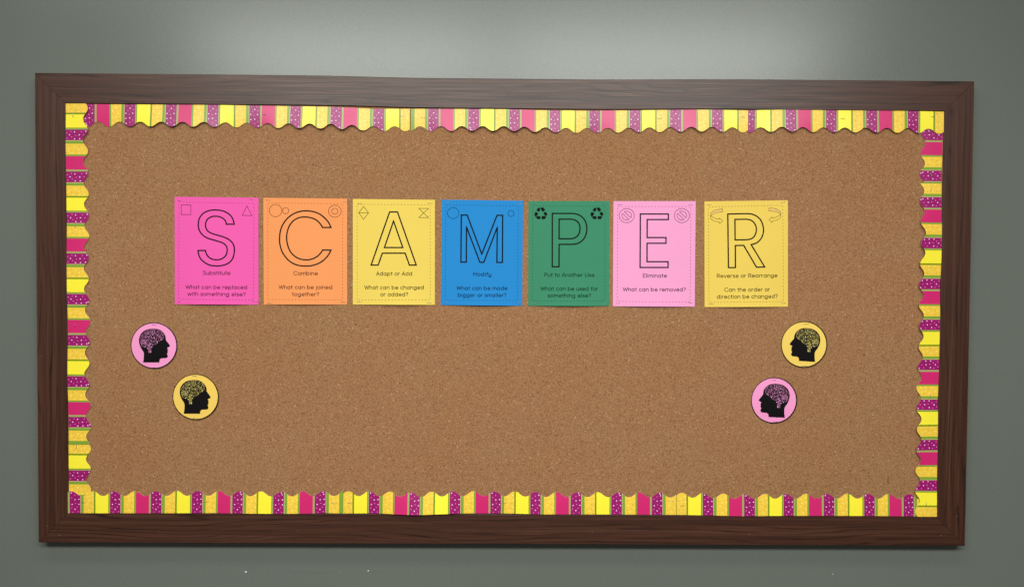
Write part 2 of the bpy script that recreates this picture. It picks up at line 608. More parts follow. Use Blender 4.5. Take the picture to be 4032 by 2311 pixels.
def border_strip(label, side, back, ends, purples, xs, peaks, back_lift, front_lift, staples, note=None):
    """side 'T','B','L','R'; back: pixel points of the straight edge; ends, purples, peaks: pixel positions along the strip;
    xs: colour of the wide stripe that follows each purple; lifts: (pixel, metres off the cork)"""
    hor = side in 'TB'
    ref = 432 if side == 'T' else 2020 if side == 'B' else 265 if side == 'L' else 3700
    ax = (lambda p: at(p, ref, CORK + 0.002)[0]) if hor else (lambda p: at(ref, p, CORK + 0.002)[1])
    sgn = {'T': 1, 'B': -1, 'L': 1, 'R': -1}[side]          # pattern direction along the growing axis (x or z)
    inw = {'T': -1, 'B': 1, 'L': 1, 'R': -1}[side]          # towards the middle of the board
    bk = []
    for u, v in back:
        x, z = at(u, v, CORK + 0.003)
        bk.append((x, z) if hor else (z, x))
    bk.sort()
    def backpos(a):
        if a <= bk[0][0]:
            return bk[0][1]
        for (p, q), (r, s) in zip(bk, bk[1:]):
            if a <= r:
                return q + (s - q) * (a - p) / (r - p)
        return bk[-1][1]
    e0, e1 = sorted(ax(p) for p in ends)
    P = [ax(p) * sgn for p in purples]                      # along the pattern direction
    order = sorted(range(len(P)), key=lambda i: P[i])
    P = [P[i] for i in order]
    X = [xs[i] for i in order]
    half = (P[-1] - P[0]) / (len(P) - 1)
    # extend the pattern past both ends
    other = {'pink': 'yellow', 'yellow': 'pink'}
    P = [P[0] - half] + P + [P[-1] + half, P[-1] + 2 * half]
    X = ['green'] + X + [other.get(X[-1], 'pink'), 'green']
    pk0, pk1, npk = ax(peaks[0]), ax(peaks[1]), peaks[2]
    def width(a):
        ph = (a - pk0) / (pk1 - pk0) * npk
        c = cos(2 * pi * ph)
        c = c * (1.12 - 0.12 * c * c)
        return VALLEY + (PEAK - VALLEY) * (0.5 + 0.5 * c)
    bl = sorted((ax(p), h) for p, h in back_lift)
    fl = sorted((ax(p), h) for p, h in front_lift)
    def off(a, t):
        return CORK + lerp_tab(bl, a) * (1 - t) + (0.0012 + (lerp_tab(fl, a) - 0.0012) * 1.3) * t ** 1.3 + 0.0006 * sin(pi * min(1, t))
    def pt(a, d, extra=0.0):
        """a along, d metres in from the back edge"""
        w = PEAK
        o = off(a, min(1.0, d / w)) + extra
        b = backpos(a) + inw * d
        return (a, -o, b) if hor else (b, -o, a)
    # stripes
    cuts = set()
    spans = []
    for i in range(len(P) - 1):
        p0, p1 = P[i], P[i + 1]
        f0 = 0.0
        for f1, c in FR:
            s0, s1 = p0 + (p1 - p0) * f0, p0 + (p1 - p0) * f1
            col = X[i] if c == 'X' else c
            if c == 'sage' and X[i] == 'yellow':
                sm = s0 + 0.55 * (s1 - s0)
                spans += [(s0, sm, 'sage'), (sm, s1, 'olive')]
            elif c == 'green' and f1 < 0.7 and X[i] == 'yellow':
                spans.append((s0, s1, 'olive'))
            else:
                spans.append((s0, s1, col))
            f0 = f1
    for s0, s1, c in spans:
        cuts |= {s0 * sgn, s1 * sgn}
    A = [c for c in cuts if e0 < c < e1] + [e0 + (e1 - e0) * i / int((e1 - e0) / 0.0035) for i in range(int((e1 - e0) / 0.0035) + 1)]
    A.sort()
    AA = [A[0]]
    for a_ in A[1:]:
        if a_ - AA[-1] > 1e-6:
            AA.append(a_)
    A = AA
    def colour(a):
        s = a * sgn
        for s0, s1, c in spans:
            if s0 <= s < s1:
                return c
        return 'green'
    NT = 8
    mb = MB()
    TH = 0.00035
    cols = []
    for a in A:
        w = width(a)
        for th in (0.0, -TH):
            for j in range(NT + 1):
                mb.add([pt(a, w * j / NT, th)], [])
    S = 2 * (NT + 1)
    flip = (inw * (1 if hor else -1)) > 0
    def face(q, m):
        mb.f.append(q)
        mb.m.append(m)
    for i in range(len(A) - 1):
        ci = SI[colour((A[i] + A[i + 1]) / 2)]
        for j in range(NT):
            b0, b1 = i * S + j, (i + 1) * S + j
            face([b0, b1, b1 + 1, b0 + 1], ci)
            b0 += NT + 1
            b1 += NT + 1
            face([b0, b0 + 1, b1 + 1, b1], SI['edge'])
        for j in (0, NT):
            b0, b1 = i * S + j, (i + 1) * S + j
            face([b0, b1, b1 + NT + 1, b0 + NT + 1], SI['edge'])
    for i in (0, len(A) - 1):
        for j in range(NT):
            b0 = i * S + j
            face([b0, b0 + 1, b0 + NT + 2, b0 + NT + 1], SI['edge'])
    # dots
    def dot(a, d, r, c, lift=0.00012):
        n = 10
        ring = []
        for k in range(n):
            aa, dd = a + r * cos(2 * pi * k / n), d + r * sin(2 * pi * k / n)
            if not (e0 + 0.0004 < aa < e1 - 0.0004) or dd > width(aa) - 0.0005 or dd < 0.0004:
                return
            ring.append(pt(aa, dd, lift))
        mb.add([pt(a, d, lift)] + ring, [[0, 1 + k, 1 + (k + 1) % n] for k in range(n)], SI[c])
    rj = random.Random(hash(side) % 7 + len(A))
    for i in range(len(P) - 1):
        for f, d, c in PDOT + ODOT:
            a = (P[i] + (P[i + 1] - P[i]) * f) * sgn
            dot(a, d, DOTR[c], c)
    if note:
        # the tiny line of printer's marks near the end of a strip, too small to read
        na, nd_ = ax(note[0]), note[1]
        rr = random.Random(5)
        t = -0.0065
        while t < 0.0065:
            w = 0.0006 + 0.0009 * rr.random()
            if abs(t) > 0.0012:
                q = [pt(na + t * 0.9, nd_ - 0.0004, 0.0001), pt(na + t * 0.9 + w, nd_ - 0.0004, 0.0001), pt(na + t * 0.9 + w, nd_ + 0.0005, 0.0001), pt(na + t * 0.9, nd_ + 0.0005, 0.0001)]
                mb.add(q, [[0, 1, 2, 3]], SI['brown'])
            t += w + 0.0005
    mid = (e0 + e1) / 2
    org = (mid, -CORK, backpos(mid)) if hor else (backpos(mid), -CORK, mid)
    root = empty('border_strip', org, label, 'border strip', STRIP_GROUP)
    mb.build('striped_card', [STRIPE[k] for k in STRIPE_KEYS], root, smooth=False)
    for (u0, v0, u1, v1) in staples:
        p, q = at(u0, v0, CORK + 0.003), at(u1, v1, CORK + 0.003)
        m_ = ((p[0] + q[0]) / 2, (p[1] + q[1]) / 2)
        a, b = (m_[0], m_[1]) if hor else (m_[1], m_[0])
        o = off(a, min(1, abs(b - backpos(a)) / PEAK))
        staple(root, p, q, o + 0.0002)
    return root

M1 = 0.001
TOPB = [(259, 410), (500, 411), (732, 412.7), (869, 413.1), (1144, 418.5), (1302, 421), (1469, 429), (1615, 429), (1844, 429.6), (2005, 430.2), (2119, 434.3),
        (2321, 436.5), (2480, 435.2), (2638, 432.7), (2802, 432), (2944.6, 435), (3083.7, 432.4), (3293, 435.2), (3410, 436), (3574, 437.5), (3716, 440.6)]
border_strip('border strip under the top rail from the left corner to the dark gap', 'T', TOPB, (300, 1613.4),
             [330, 490.3, 653, 816.7, 981.2, 1143.3, 1301.9, 1469.4], ['pink', 'yellow'] * 4, (428.6, 1595.8, 14),
             [(300, .0010), (700, .0014), (1000, .0012), (1300, .0015), (1615, .0012)],
             [(300, .0008), (430, .0010), (520, .004), (640, .0062), (800, .0058), (900, .002), (1000, .0014), (1090, .004), (1200, .0065), (1380, .0065), (1470, .0025), (1540, .0012), (1615, .0012)],
             [(1034, 453, 1054, 452), (1574.5, 457, 1592.5, 458)], (1596, 0.0075))
border_strip('border strip under the top rail right of the dark gap, with three pink stripes', 'T', TOPB, (1618.2, 2946),
             [1685.9, 1843.9, 2005, 2164.7, 2321, 2480, 2638.9, 2803.5], ['pink', 'yellow'] * 4, (1695.4, 2925.8, 15),
             [(1617, .0011), (2000, .0016), (2320, .0012), (2700, .0015), (2946, .0012)],
             [(1617, .0010), (1690, .0012), (1780, .0045), (1880, .0066), (2050, .0066), (2150, .0050), (2240, .002), (2330, .0014), (2430, .003), (2560, .0026), (2640, .003), (2750, .0058), (2830, .003), (2946, .0016)],
             [(1655.5, 465, 1673.5, 465), (2289, 465.5, 2305, 465.5), (2589.7, 466.5, 2608, 466.5), (2913, 461.5, 2933.5, 462)], (2925, 0.0075))
border_strip('border strip under the top rail ending in the right corner over the side strip', 'T', TOPB, (2946.6, 3716),
             [2930, 3092.7, 3252, 3410, 3574], ['yellow', 'pink', 'yellow', 'pink', 'yellow'], (3036, 3697.8, 8),
             [(2946, .0022), (3200, .0028), (3500, .0022), (3716, .0030)],
             [(2946, .0016), (3050, .005), (3130, .0052), (3250, .003), (3340, .0045), (3430, .0048), (3540, .0045), (3620, .0032), (3716, .0032)],
             [(2955.5, 463.5, 2974, 463.5), (3309, 468, 3327.5, 469.5), (3663, 461, 3680, 461)], (3695, 0.0065))
LEFTB = [(259.5, 409), (260, 460), (259, 520), (258, 640), (260.5, 720), (262, 840), (263, 900), (261.5, 1020), (261.5, 1120), (263.3, 1180), (265, 1230),
         (267.6, 1290), (265, 1400), (263.9, 1480), (268, 1590), (270.3, 1680), (269.2, 1760), (270.3, 1900), (271, 2016)]
border_strip('border strip along the left rail, overlapping the top one in the corner', 'L', LEFTB, (409.5, 1748.5),
             [554, 719, 879, 1039.7, 1199, 1360.5, 1523, 1682], ['yellow', 'pink'] * 4, (428, 1677.5, 15),
             [(409, .0042), (520, .0036), (640, .0022), (900, .0026), (1300, .0018), (1748, .0020)],
             [(409, .0050), (520, .0044), (600, .0030), (750, .0026), (900, .0016), (1010, .0030), (1160, .0024), (1240, .0012), (1370, .0026), (1500, .0034), (1560, .0022), (1660, .0016), (1748, .0014)],
             [(289, 444, 289.3, 464.5), (296, 880.5, 296, 900), (295, 1274, 295, 1290)], None)
border_strip('short border strip low on the left rail, tucked under the bottom strip', 'L', LEFTB, (1749.6, 2003),
             [1893, 2054], ['yellow', 'pink'], (1766, 1926, 2),
             [(1749, .0022), (2003, .0012)], [(1749, .0016), (1900, .0024), (1960, .0012), (2003, .0010)],
             [(301, 1750.5, 300, 1767)], None)
BOTB = [(270, 2018.5), (594, 2018.5), (853, 2018), (970, 2020), (1119, 2021), (1284, 2018.5), (1352, 2019.4), (1451.6, 2018.8), (1556, 2020.5), (1634, 2022.3), (1762, 2019.4),
        (1870, 2018.6), (2018.6, 2019.8), (2129, 2022.4), (2303, 2022.9), (2506, 2023.9), (2662.5, 2024.9), (2806.5, 2026.9), (2923.7, 2029.8), (3075.7, 2028.6), (3284, 2028.6), (3442, 2029.4), (3616, 2031)]
border_strip('border strip along the bottom rail from the left corner', 'B', BOTB, (270, 1351.6),
             [319.7, 477, 638, 798.8, 957.6, 1119, 1283], ['pink', 'yellow', 'pink', 'yellow', 'pink', 'yellow', 'pink'], (284, 1274, 12),
             [(270, .0048), (700, .0050), (1110, .0052), (1351, .0048)], [(270, .0040), (400, .0030), (700, .0022), (1000, .0016), (1351, .0020)],
             [(321.3, 1975.4, 338, 1976.5), (804, 1974.7, 822, 1974), (1303, 1979, 1320.5, 1981)], None)
border_strip('border strip along the bottom rail in the middle, bulging over the rail', 'B', BOTB, (1352.2, 2662),
             [1495, 1654.5, 1813, 1972.7, 2128.7, 2288.6, 2448, 2607.7], ['yellow', 'pink'] * 4, (1372, 2597.6, 15),
             [(1352, .0048), (1500, .0050), (1560, .0100), (1640, .0135), (1720, .0112), (1850, .0056), (2010, .0050), (2130, .0062), (2400, .0050), (2662, .0050)],
             [(1352, .0022), (1600, .0030), (1900, .0020), (2300, .0014), (2662, .0018)],
             [(1370, 1979, 1388, 1979.2), (1977.5, 1979.4, 1994.5, 1979), (2634, 1971.5, 2654, 1973.5)], (1371, 0.0075))
border_strip('border strip along the bottom rail on the right, tucked under the side strip', 'B', BOTB, (2662.8, 3618),
             [2807.5, 2971, 3124, 3283.8, 3442.8, 3596.7], ['yellow', 'pink'] * 3, (2684.7, 3577.7, 11),
             [(2662, .0050), (2900, .0062), (3100, .0052), (3618, .0046)], [(2662, .0018), (3000, .0026), (3400, .0016), (3618, .0014)],
             [(2675.5, 1989.5, 2692.5, 1989.5)], (2682, 0.0075))
RIGHTB = [(3715, 445), (3714, 510), (3711.5, 610), (3709, 690), (3708, 760), (3707.5, 850), (3711.5, 930), (3710, 970), (3706.7, 1020), (3703.5, 1090), (3701.3, 1140),
          (3702.4, 1260), (3700.8, 1360), (3697, 1470), (3692.8, 1570), (3693.3, 1660), (3691.7, 1760), (3688.5, 1860), (3686.5, 2031)]
border_strip('short border strip at the top of the right rail, tucked under the corner', 'R', RIGHTB, (490, 720),
             [511, 672], ['pink', 'pink'], (523, 686.5, 2),
             [(490, .0012), (720, .0014)], [(490, .0010), (600, .0020), (720, .0012)], [(3665.7, 678.5, 3665, 695.5)], None)
border_strip('long border strip down the right rail, overlapping the bottom one', 'R', RIGHTB, (720.8, 2031.5),
             [776.5, 936.6, 1097, 1257.8, 1415, 1571.6, 1729.6, 1888.6], ['pink', 'yellow'] * 4, (793.6, 1930.5, 14),
             [(720, .0016), (1000, .0030), (1300, .0024), (1700, .0030), (1900, .0045), (2031, .0058)],
             [(720, .0012), (800, .0030), (880, .0058), (1020, .0062), (1150, .0050), (1280, .0060), (1380, .0055), (1470, .0030), (1560, .0024), (1680, .0060), (1790, .0055), (1880, .0036), (1950, .0036), (2031, .0050)],
             [(3667, 737.5, 3666, 757.5), (3664.5, 1551.5, 3660, 1569), (3645.3, 1976, 3643.5, 1993)], (2013, 0.0075))

# ------------------------------------------------------------------ a round-ended single-stroke alphabet (cap height 1)
XC, YC, RX, RY = 0.36, 0.35, 0.285, 0.33
O_ = arc(XC, YC, RX, RY, 90, 450, 28)
HOOK = arc(0.365, -0.08, 0.28, 0.19, 0, -155, 12)
def shoulder(x, r):
    return arc(x + r, 0.40, r, 0.28, 180, 0, 12)
GL = {
    'a': (0.80, [O_, [(0.645, 0.68), (0.645, 0.02)]]),
    'b': (0.79, [[(0.08, 1.0), (0.08, 0.02)], arc(0.365, YC, RX, RY, 90, 450, 28)]),
    'c': (0.68, [arc(XC, YC, RX, RY, 42, 318, 22)]),
    'd': (0.80, [O_, [(0.645, 1.0), (0.645, 0.02)]]),
    'e': (0.74, [[(0.085, 0.35), (0.645, 0.35)] + arc(XC, YC, RX, RY, 12, 322, 24)]),
    'f': (0.44, [[(0.20, 0.02), (0.20, 0.78)] + arc(0.38, 0.78, 0.18, 0.20, 170, 80, 6), [(0.04, 0.66), (0.38, 0.66)]]),
    'g': (0.80, [O_, [(0.645, 0.68), (0.645, -0.07)] + HOOK[1:]]),
    'h': (0.70, [[(0.08, 1.0), (0.08, 0.02)], shoulder(0.08, 0.26) + [(0.60, 0.02)]]),
    'i': (0.24, [[(0.11, 0.68), (0.11, 0.02)], [(0.11, 0.885), (0.11, 0.915)]]),
    'j': (0.27, [[(0.15, 0.68), (0.15, -0.10)] + arc(-0.01, -0.10, 0.16, 0.17, 0, -85, 6), [(0.15, 0.885), (0.15, 0.915)]]),
    'l': (0.25, [[(0.11, 1.0), (0.11, 0.02)]]),
    'm': (1.04, [[(0.08, 0.68), (0.08, 0.02)], shoulder(0.08, 0.215) + [(0.51, 0.02)], shoulder(0.51, 0.215) + [(0.94, 0.02)]]),
    'n': (0.70, [[(0.08, 0.68), (0.08, 0.02)], shoulder(0.08, 0.26) + [(0.60, 0.02)]]),
    'o': (0.73, [O_]),
    'p': (0.79, [[(0.08, 0.68), (0.08, -0.30)], arc(0.365, YC, RX, RY, 90, 450, 28)]),
    'r': (0.45, [[(0.08, 0.68), (0.08, 0.02)], arc(0.34, 0.40, 0.26, 0.28, 180, 78, 8)]),
    's': (0.56, [catmull([(0.46, 0.58), (0.38, 0.66), (0.26, 0.685), (0.13, 0.645), (0.08, 0.535), (0.13, 0.43), (0.27, 0.37), (0.41, 0.31), (0.47, 0.19), (0.41, 0.07), (0.27, 0.02), (0.13, 0.05), (0.05, 0.13)], 4)]),
    't': (0.42, [[(0.18, 0.93), (0.18, 0.16)] + arc(0.32, 0.16, 0.14, 0.14, 180, 262, 5), [(0.03, 0.66), (0.37, 0.66)]]),
    'u': (0.70, [[(0.08, 0.68), (0.08, 0.30)] + arc(0.34, 0.30, 0.26, 0.28, 180, 360, 14), [(0.60, 0.68), (0.60, 0.02)]]),
    'v': (0.62, [[(0.05, 0.68), (0.31, 0.02), (0.57, 0.68)]]),
    'w': (0.92, [[(0.04, 0.68), (0.24, 0.02), (0.46, 0.64), (0.68, 0.02), (0.88, 0.68)]]),
    'y': (0.70, [[(0.08, 0.68), (0.08, 0.30)] + arc(0.34, 0.30, 0.26, 0.28, 180, 360, 14), [(0.60, 0.68), (0.60, -0.07)] + arc(0.33, -0.08, 0.27, 0.19, 0, -150, 10)[1:]]),
    'S': (0.72, [catmull([(0.62, 0.82), (0.53, 0.94), (0.36, 0.985), (0.18, 0.935), (0.10, 0.78), (0.16, 0.63), (0.35, 0.53), (0.55, 0.43), (0.64, 0.26), (0.56, 0.08), (0.36, 0.015), (0.17, 0.06), (0.06, 0.18)], 5)]),
    'W': (1.12, [[(0.03, 0.98), (0.29, 0.03), (0.55, 0.90), (0.81, 0.03), (1.07, 0.98)]]),
    'C': (0.90, [arc(0.50, 0.50, 0.45, 0.48, 42, 318, 26)]),
    'A': (0.78, [[(0.04, 0.02), (0.39, 0.98), (0.74, 0.02)], [(0.17, 0.31), (0.61, 0.31)]]),
    'M': (0.94, [[(0.09, 0.02), (0.09, 0.96), (0.47, 0.40), (0.85, 0.96), (0.85, 0.02)]]),
    'P': (0.71, [[(0.09, 0.02), (0.09, 0.98), (0.38, 0.98)] + arc(0.38, 0.70, 0.27, 0.28, 90, -90, 14) + [(0.09, 0.42)]]),
    'U': (0.82, [[(0.09, 0.98), (0.09, 0.35)] + arc(0.41, 0.35, 0.32, 0.33, 180, 360, 16) + [(0.73, 0.98)]]),
    'E': (0.66, [[(0.60, 0.98), (0.09, 0.98), (0.09, 0.02), (0.60, 0.02)], [(0.09, 0.51), (0.54, 0.51)]]),
    'R': (0.76, [[(0.09, 0.02), (0.09, 0.98), (0.38, 0.98)] + arc(0.38, 0.72, 0.27, 0.26, 90, -90, 14) + [(0.09, 0.46)], [(0.40, 0.46), (0.66, 0.02)]]),
    '?': (0.56, [arc(0.28, 0.74, 0.23, 0.24, 165, -50, 14) + [(0.30, 0.44), (0.28, 0.26)], [(0.28, 0.03), (0.28, 0.05)]]),
    ' ': (0.33, []),
}

def text_strokes(s, a, b, cap):
    """strokes of a line whose baseline runs from a to b (2-D), cap height 'cap'"""
    TR = 0.065                                               # letter spacing
    adv = sum(GL[c][0] + TR for c in s) - TR
    L = math.hypot(b[0] - a[0], b[1] - a[1])
    ex = ((b[0] - a[0]) / L, (b[1] - a[1]) / L)
    sx = L / (adv - 0.08)
    ey = (ex[1], -ex[0])                                     # pixel rows grow downwards
    out, x = [], -0.04
    for c in s:
        w, st = GL[c]
        for p in st:
            p = [(q[0], 0.06 + 0.89 * q[1]) for q in p]
            out.append([(a[0] + ex[0] * (x + q[0]) * sx + ey[0] * q[1] * cap, a[1] + ex[1] * (x + q[0]) * sx + ey[1] * q[1] * cap) for q in p])
        x += w + TR
    return out

# ------------------------------------------------------------------ posters
Z = 360.0 / 1139.0
class Sheet:
    """a stapled sheet: maps photograph pixels to the gently bowed paper"""
    def __init__(self, off0, corners, zoom, base, bow):
        self.ox, self.oy, self.k = off0[0], off0[1], zoom
        self.c = [at(self.ox + x * zoom, self.oy + y * zoom, CORK + base + 0.001) for x, y in corners]
        self.base, self.bow = base, bow
        self.plane = CORK + base + 0.001
    def uv(self, x, z):
        (ax, az), (bx, bz), (cx, cz), (dx, dz) = self.c
        u = (x - ax) / (bx - ax)
        v = (az - z) / (az - dz)
        for _ in range(3):
            px = ax + (bx - ax) * u * (1 - v) + (cx - dx) * u * v + (dx - ax) * v
            px = (ax * (1 - u) + bx * u) * (1 - v) + (dx * (1 - u) + cx * u) * v
            pz = (az * (1 - u) + bz * u) * (1 - v) + (dz * (1 - u) + cz * u) * v
            u += (x - px) / (bx - ax)
            v += (pz - z) / (az - dz)
        return u, v
    def off(self, u, v):
        u_, v_ = min(1, max(0, u)), min(1, max(0, v))
        b0, b1, b2, sk = self.bow
        s = max(0.0, sin(pi * min(1, max(0, u_ + sk * 0.15 * sin(pi * u_)))))
        o = b0 * s * s * sin(pi * v_) ** 2 + 1.4 * b1 * s ** 1.4 * v_ ** 5 + b2 * s ** 1.4 * (1 - v_) ** 6
        o += 0.0003 * (1 + sin(5.1 * u_ + 3.7 * v_ + 40 * b1 / 0.0038 + sk * 9)) * min(1, 6 * v_)
        return CORK + self.base + o
    def xz(self, px, py):
        return at(self.ox + px * self.k, self.oy + py * self.k, self.plane)
    def on(self, x, z, extra):
        u, v = self.uv(x, z)
        return (x, -(self.off(u, v) + extra), z)

def inside(p, poly):
    c = False
    for i in range(len(poly)):
        a, b = poly[i], poly[i - 1]
        if (a[1] > p[1]) != (b[1] > p[1]) and p[0] < (b[0] - a[0]) * (p[1] - a[1]) / (b[1] - a[1]) + a[0]:
            c = not c
    return c

def fill_poly(P, step):
    """triangulate a 2-D outline with inner points so that it can follow a bowed sheet"""
    P = densify(P, step, True)
    xs_, ys_ = [p[0] for p in P], [p[1] for p in P]
    pts = [Vector(p) for p in P]
    y = min(ys_) + step / 2
    while y < max(ys_):
        x = min(xs_) + step / 2
        while x < max(xs_):
            if inside((x, y), P):
                pts.append(Vector((x, y)))
            x += step
        y += step
    r = delaunay_2d_cdt(pts, [], [list(range(len(P)))], 1, 1e-7)
    return [(v.x, v.y) for v in r[0]], [list(f) for f in r[2]]

def print_part(name, sheet, parent, strokes, w, mat, level=0.00012, closed=False, step=9.0, fills=None):
    mb = MB()
    for k, st in enumerate(strokes):
        P = [sheet.xz(*p) for p in densify(st, step, closed)]
        vs, fs = ribbon(P, w, closed)
        e = level + 0.00002 * (k % 5)
        mb.add([sheet.on(x, z, e) for x, z in vs], fs)
    for poly in fills or []:
        P, F = fill_poly([sheet.xz(*p) for p in poly], 0.004)
        mb.add([sheet.on(x, z, level) for x, z in P], F)
    return mb.build(name, mat, parent)

def dashes(corners):
    out_d, out_p = [], []
    for i in range(4):
        a, b = corners[i], corners[(i + 1) % 4]
        L = math.hypot(b[0] - a[0], b[1] - a[1])
        n = round(L / 41)
        for j in range(n):
            t0 = (j + 0.18) / n
            t1 = (j + 0.55) / n
            f = lambda t: (a[0] + (b[0] - a[0]) * t, a[1] + (b[1] - a[1]) * t)
            out_d.append([f(t0), f(t1)])
            out_p.append([f((j + 0.83) / n), f((j + 0.91) / n)])
    return out_d, out_p

def poster(label, off0, corners, rgb, bow, border, letter, caption, question, icons, staples, ink_rgb):
    sh = Sheet(off0, corners, Z, 0.0007, bow)
    cx = sum(p[0] for p in sh.c) / 4
    root = empty('letter_poster', (cx, -CORK, min(p[1] for p in sh.c)), label, 'poster', 'coloured letter posters in a row on the cork')
    mb = MB()
    NX, NY = 24, 30
    for th in (0.0, -0.0002):
        for j in range(NY + 1):
            for i in range(NX + 1):
                u, v = i / NX, j / NY
                (ax, az), (bx, bz), (ccx, cz), (dx, dz) = sh.c
                x = (ax * (1 - u) + bx * u) * (1 - v) + (dx * (1 - u) + ccx * u) * v
                z = (az * (1 - u) + bz * u) * (1 - v) + (dz * (1 - u) + cz * u) * v
                mb.add([(x, -(sh.off(u, v) + th), z)], [])
    W = NX + 1
    K = W * (NY + 1)
    for j in range(NY):
        for i in range(NX):
            q = j * W + i
            mb.f += [[q, q + W, q + W + 1, q + 1], [K + q, K + q + 1, K + q + W + 1, K + q + W]]
            mb.m += [0, 0]
    for i in range(NX):
        for q in (i, NY * W + i):
            mb.f.append([q, q + 1, K + q + 1, K + q]); mb.m.append(0)
    for j in range(NY):
        for q in (j * W, j * W + NX):
            mb.f.append([q, q + W, K + q + W, K + q]); mb.m.append(0)
    pm = mat_sheet('paper_' + caption[0].split()[0].lower(), tuple(0.81 * c_ for c_ in srgb(*rgb)[:3]) + (1,), 0.75, 0.15, 0.025)
    ink = mat_plain('print_' + caption[0].split()[0].lower(), srgb(*[int(c_ * 0.72) for c_ in ink_rgb]), 0.75, 0.12)
    faint = mat_plain('faint_print_' + caption[0].split()[0].lower(), srgb(*[int(0.32 * p + 0.68 * q) for p, q in zip(rgb, ink_rgb)]), 0.65, 0.25)
    mb.build('paper', pm, root)
    print_part('letter_outline', sh, root, letter, 0.0035, INK, closed=True, step=12)
    sc = 52.0
    print_part('caption', sh, root, text_strokes(*caption, sc), 0.00145, ink)
    st = []
    for q in question:
        st += text_strokes(*q, sc)
    print_part('question', sh, root, st, 0.00145, ink)
    d, p = dashes(border)
    print_part('dashed_border', sh, root, d, 0.0011, faint)
    for ic in icons:
        ic(sh, root, ink)
    for (a, b, c, d_) in staples:
        P, Q = sh.xz(a, b), sh.xz(c, d_)
        u, v = sh.uv((P[0] + Q[0]) / 2, (P[1] + Q[1]) / 2)
        staple(root, P, Q, sh.off(u, v) + 0.0001)
    return root

def icon_lines(strokes, w=0.0012, closed=True, name='icon', open_strokes=None):
    def f(sh, root, ink):
        mb = MB()
        k = 0
        for st, cl in [(s, closed) for s in strokes] + [(s, False) for s in (open_strokes or [])]:
            P = [sh.xz(*p) for p in densify(st, 9, cl)]
            vs, fs = ribbon(P, w, cl)
            mb.add([sh.on(x, z, 0.00012 + 0.00002 * (k % 5)) for x, z in vs], fs)
            k += 1
        mb.build(name, ink, root)
    return f
def icon_fill(polys, name='icon'):
    return lambda sh, root, ink: print_part(name, sh, root, [], 0.001, INK, fills=polys)
def circ(x, y, r, r2=None):
    return arc(x, y, r, r2 or r, 0, 360, 40)[:-1]
def sub(pts, k, ox, oy, o):
    """pixels of a closer view -> this poster's own pixels"""
    return [((ox + x * k - o[0]) / Z, (oy + y * k - o[1]) / Z) for x, y in pts]

# S
O = (670, 760)
S_OUT = runs([(798, 390), (700, 390)],
             [(700, 390), (690, 352), (662, 320), (620, 298), (568, 290), (520, 295), (475, 318), (448, 355), (440, 400), (446, 438), (470, 475), (510, 500), (565, 519), (625, 536), (690, 558), (745, 590), (785, 635), (800, 690), (798, 750), (780, 815), (740, 865), (680, 895), (610, 908), (560, 908), (490, 897), (430, 865), (385, 825), (358, 775), (347, 717)],
             [(347, 717), (441, 717)],
             [(441, 717), (452, 757), (480, 797), (520, 822), (570, 832), (620, 828), (665, 808), (698, 772), (711, 725), (708, 680), (690, 648), (650, 620), (590, 600), (520, 580), (460, 560), (410, 528), (370, 480), (352, 430), (350, 380), (358, 330), (382, 285), (420, 248), (475, 223), (530, 213), (575, 213), (640, 220), (700, 243), (750, 280), (782, 330), (798, 390)])
poster('hot pink paper poster with outlined letter S and the word Substitute', O, [(53, 48), (1099, 60), (1099, 1390), (56, 1385)], (250, 97, 181), (0.0012, 0.0030, 0.0004, 0.2),
       [(108, 115), (1043, 128), (1037, 1331), (104, 1323)], [S_OUT],
       ('Substitute', (410, 1021), (752, 1022)), [('What can be replaced', (196, 1196), (960, 1200)), ('with something else?', (219, 1281), (938, 1287))],
       [icon_lines([[(137, 149), (257, 151), (256, 271), (136, 269)]], name='square_icon'), icon_lines([[(957, 162), (1018, 283), (897, 279)]], name='triangle_icon')],
       [(90, 96, 145, 93), (988, 81, 1055, 84), (97, 1350, 148, 1348), (1028, 1348, 1090, 1350)], (104, 6, 62))
# C
O = (1020, 760)
C_OUT = runs([(895, 430), (791, 430)],
             [(791, 430), (770, 395), (735, 355), (690, 325), (640, 308), (580, 300), (510, 305), (450, 330), (405, 370), (370, 425), (350, 490), (343, 555), (350, 620), (370, 690), (405, 750), (460, 798), (520, 824), (580, 833), (630, 830), (680, 815), (725, 790), (765, 752), (793, 711)],
             [(793, 711), (896, 712)],
             [(896, 712), (865, 770), (815, 828), (750, 873), (670, 902), (590, 910), (510, 905), (440, 885), (375, 845), (320, 785), (280, 715), (258, 630), (255, 560), (265, 475), (295, 395), (350, 320), (420, 265), (500, 233), (575, 223), (640, 227), (700, 240), (765, 270), (825, 320), (870, 375), (895, 430)])
poster('orange paper poster with outlined letter C and the word Combine', O, [(52, 60), (1098, 72), (1097, 1389), (57, 1388)], (254, 160, 97), (0.0010, 0.0022, 0.0004, 0.4),
       [(108, 125), (1043, 135), (1040, 1330), (108, 1326)], [C_OUT],
       ('Combine', (431, 1025), (733, 1026)), [('What can be joined', (248, 1198), (914, 1199)), ('together?', (416, 1285), (746, 1286))],
       [icon_lines([circ(205, 220, 77), circ(331, 221, 38)], name='circles_icon'), icon_lines([circ(943, 228, 79, 75), circ(943, 228, 38, 37)], name='ring_icon')],
       [(80, 88, 142, 89), (1045, 110, 1097, 113), (103, 1371, 163, 1372), (1018, 1355, 1075, 1357)], (110, 22, 16))
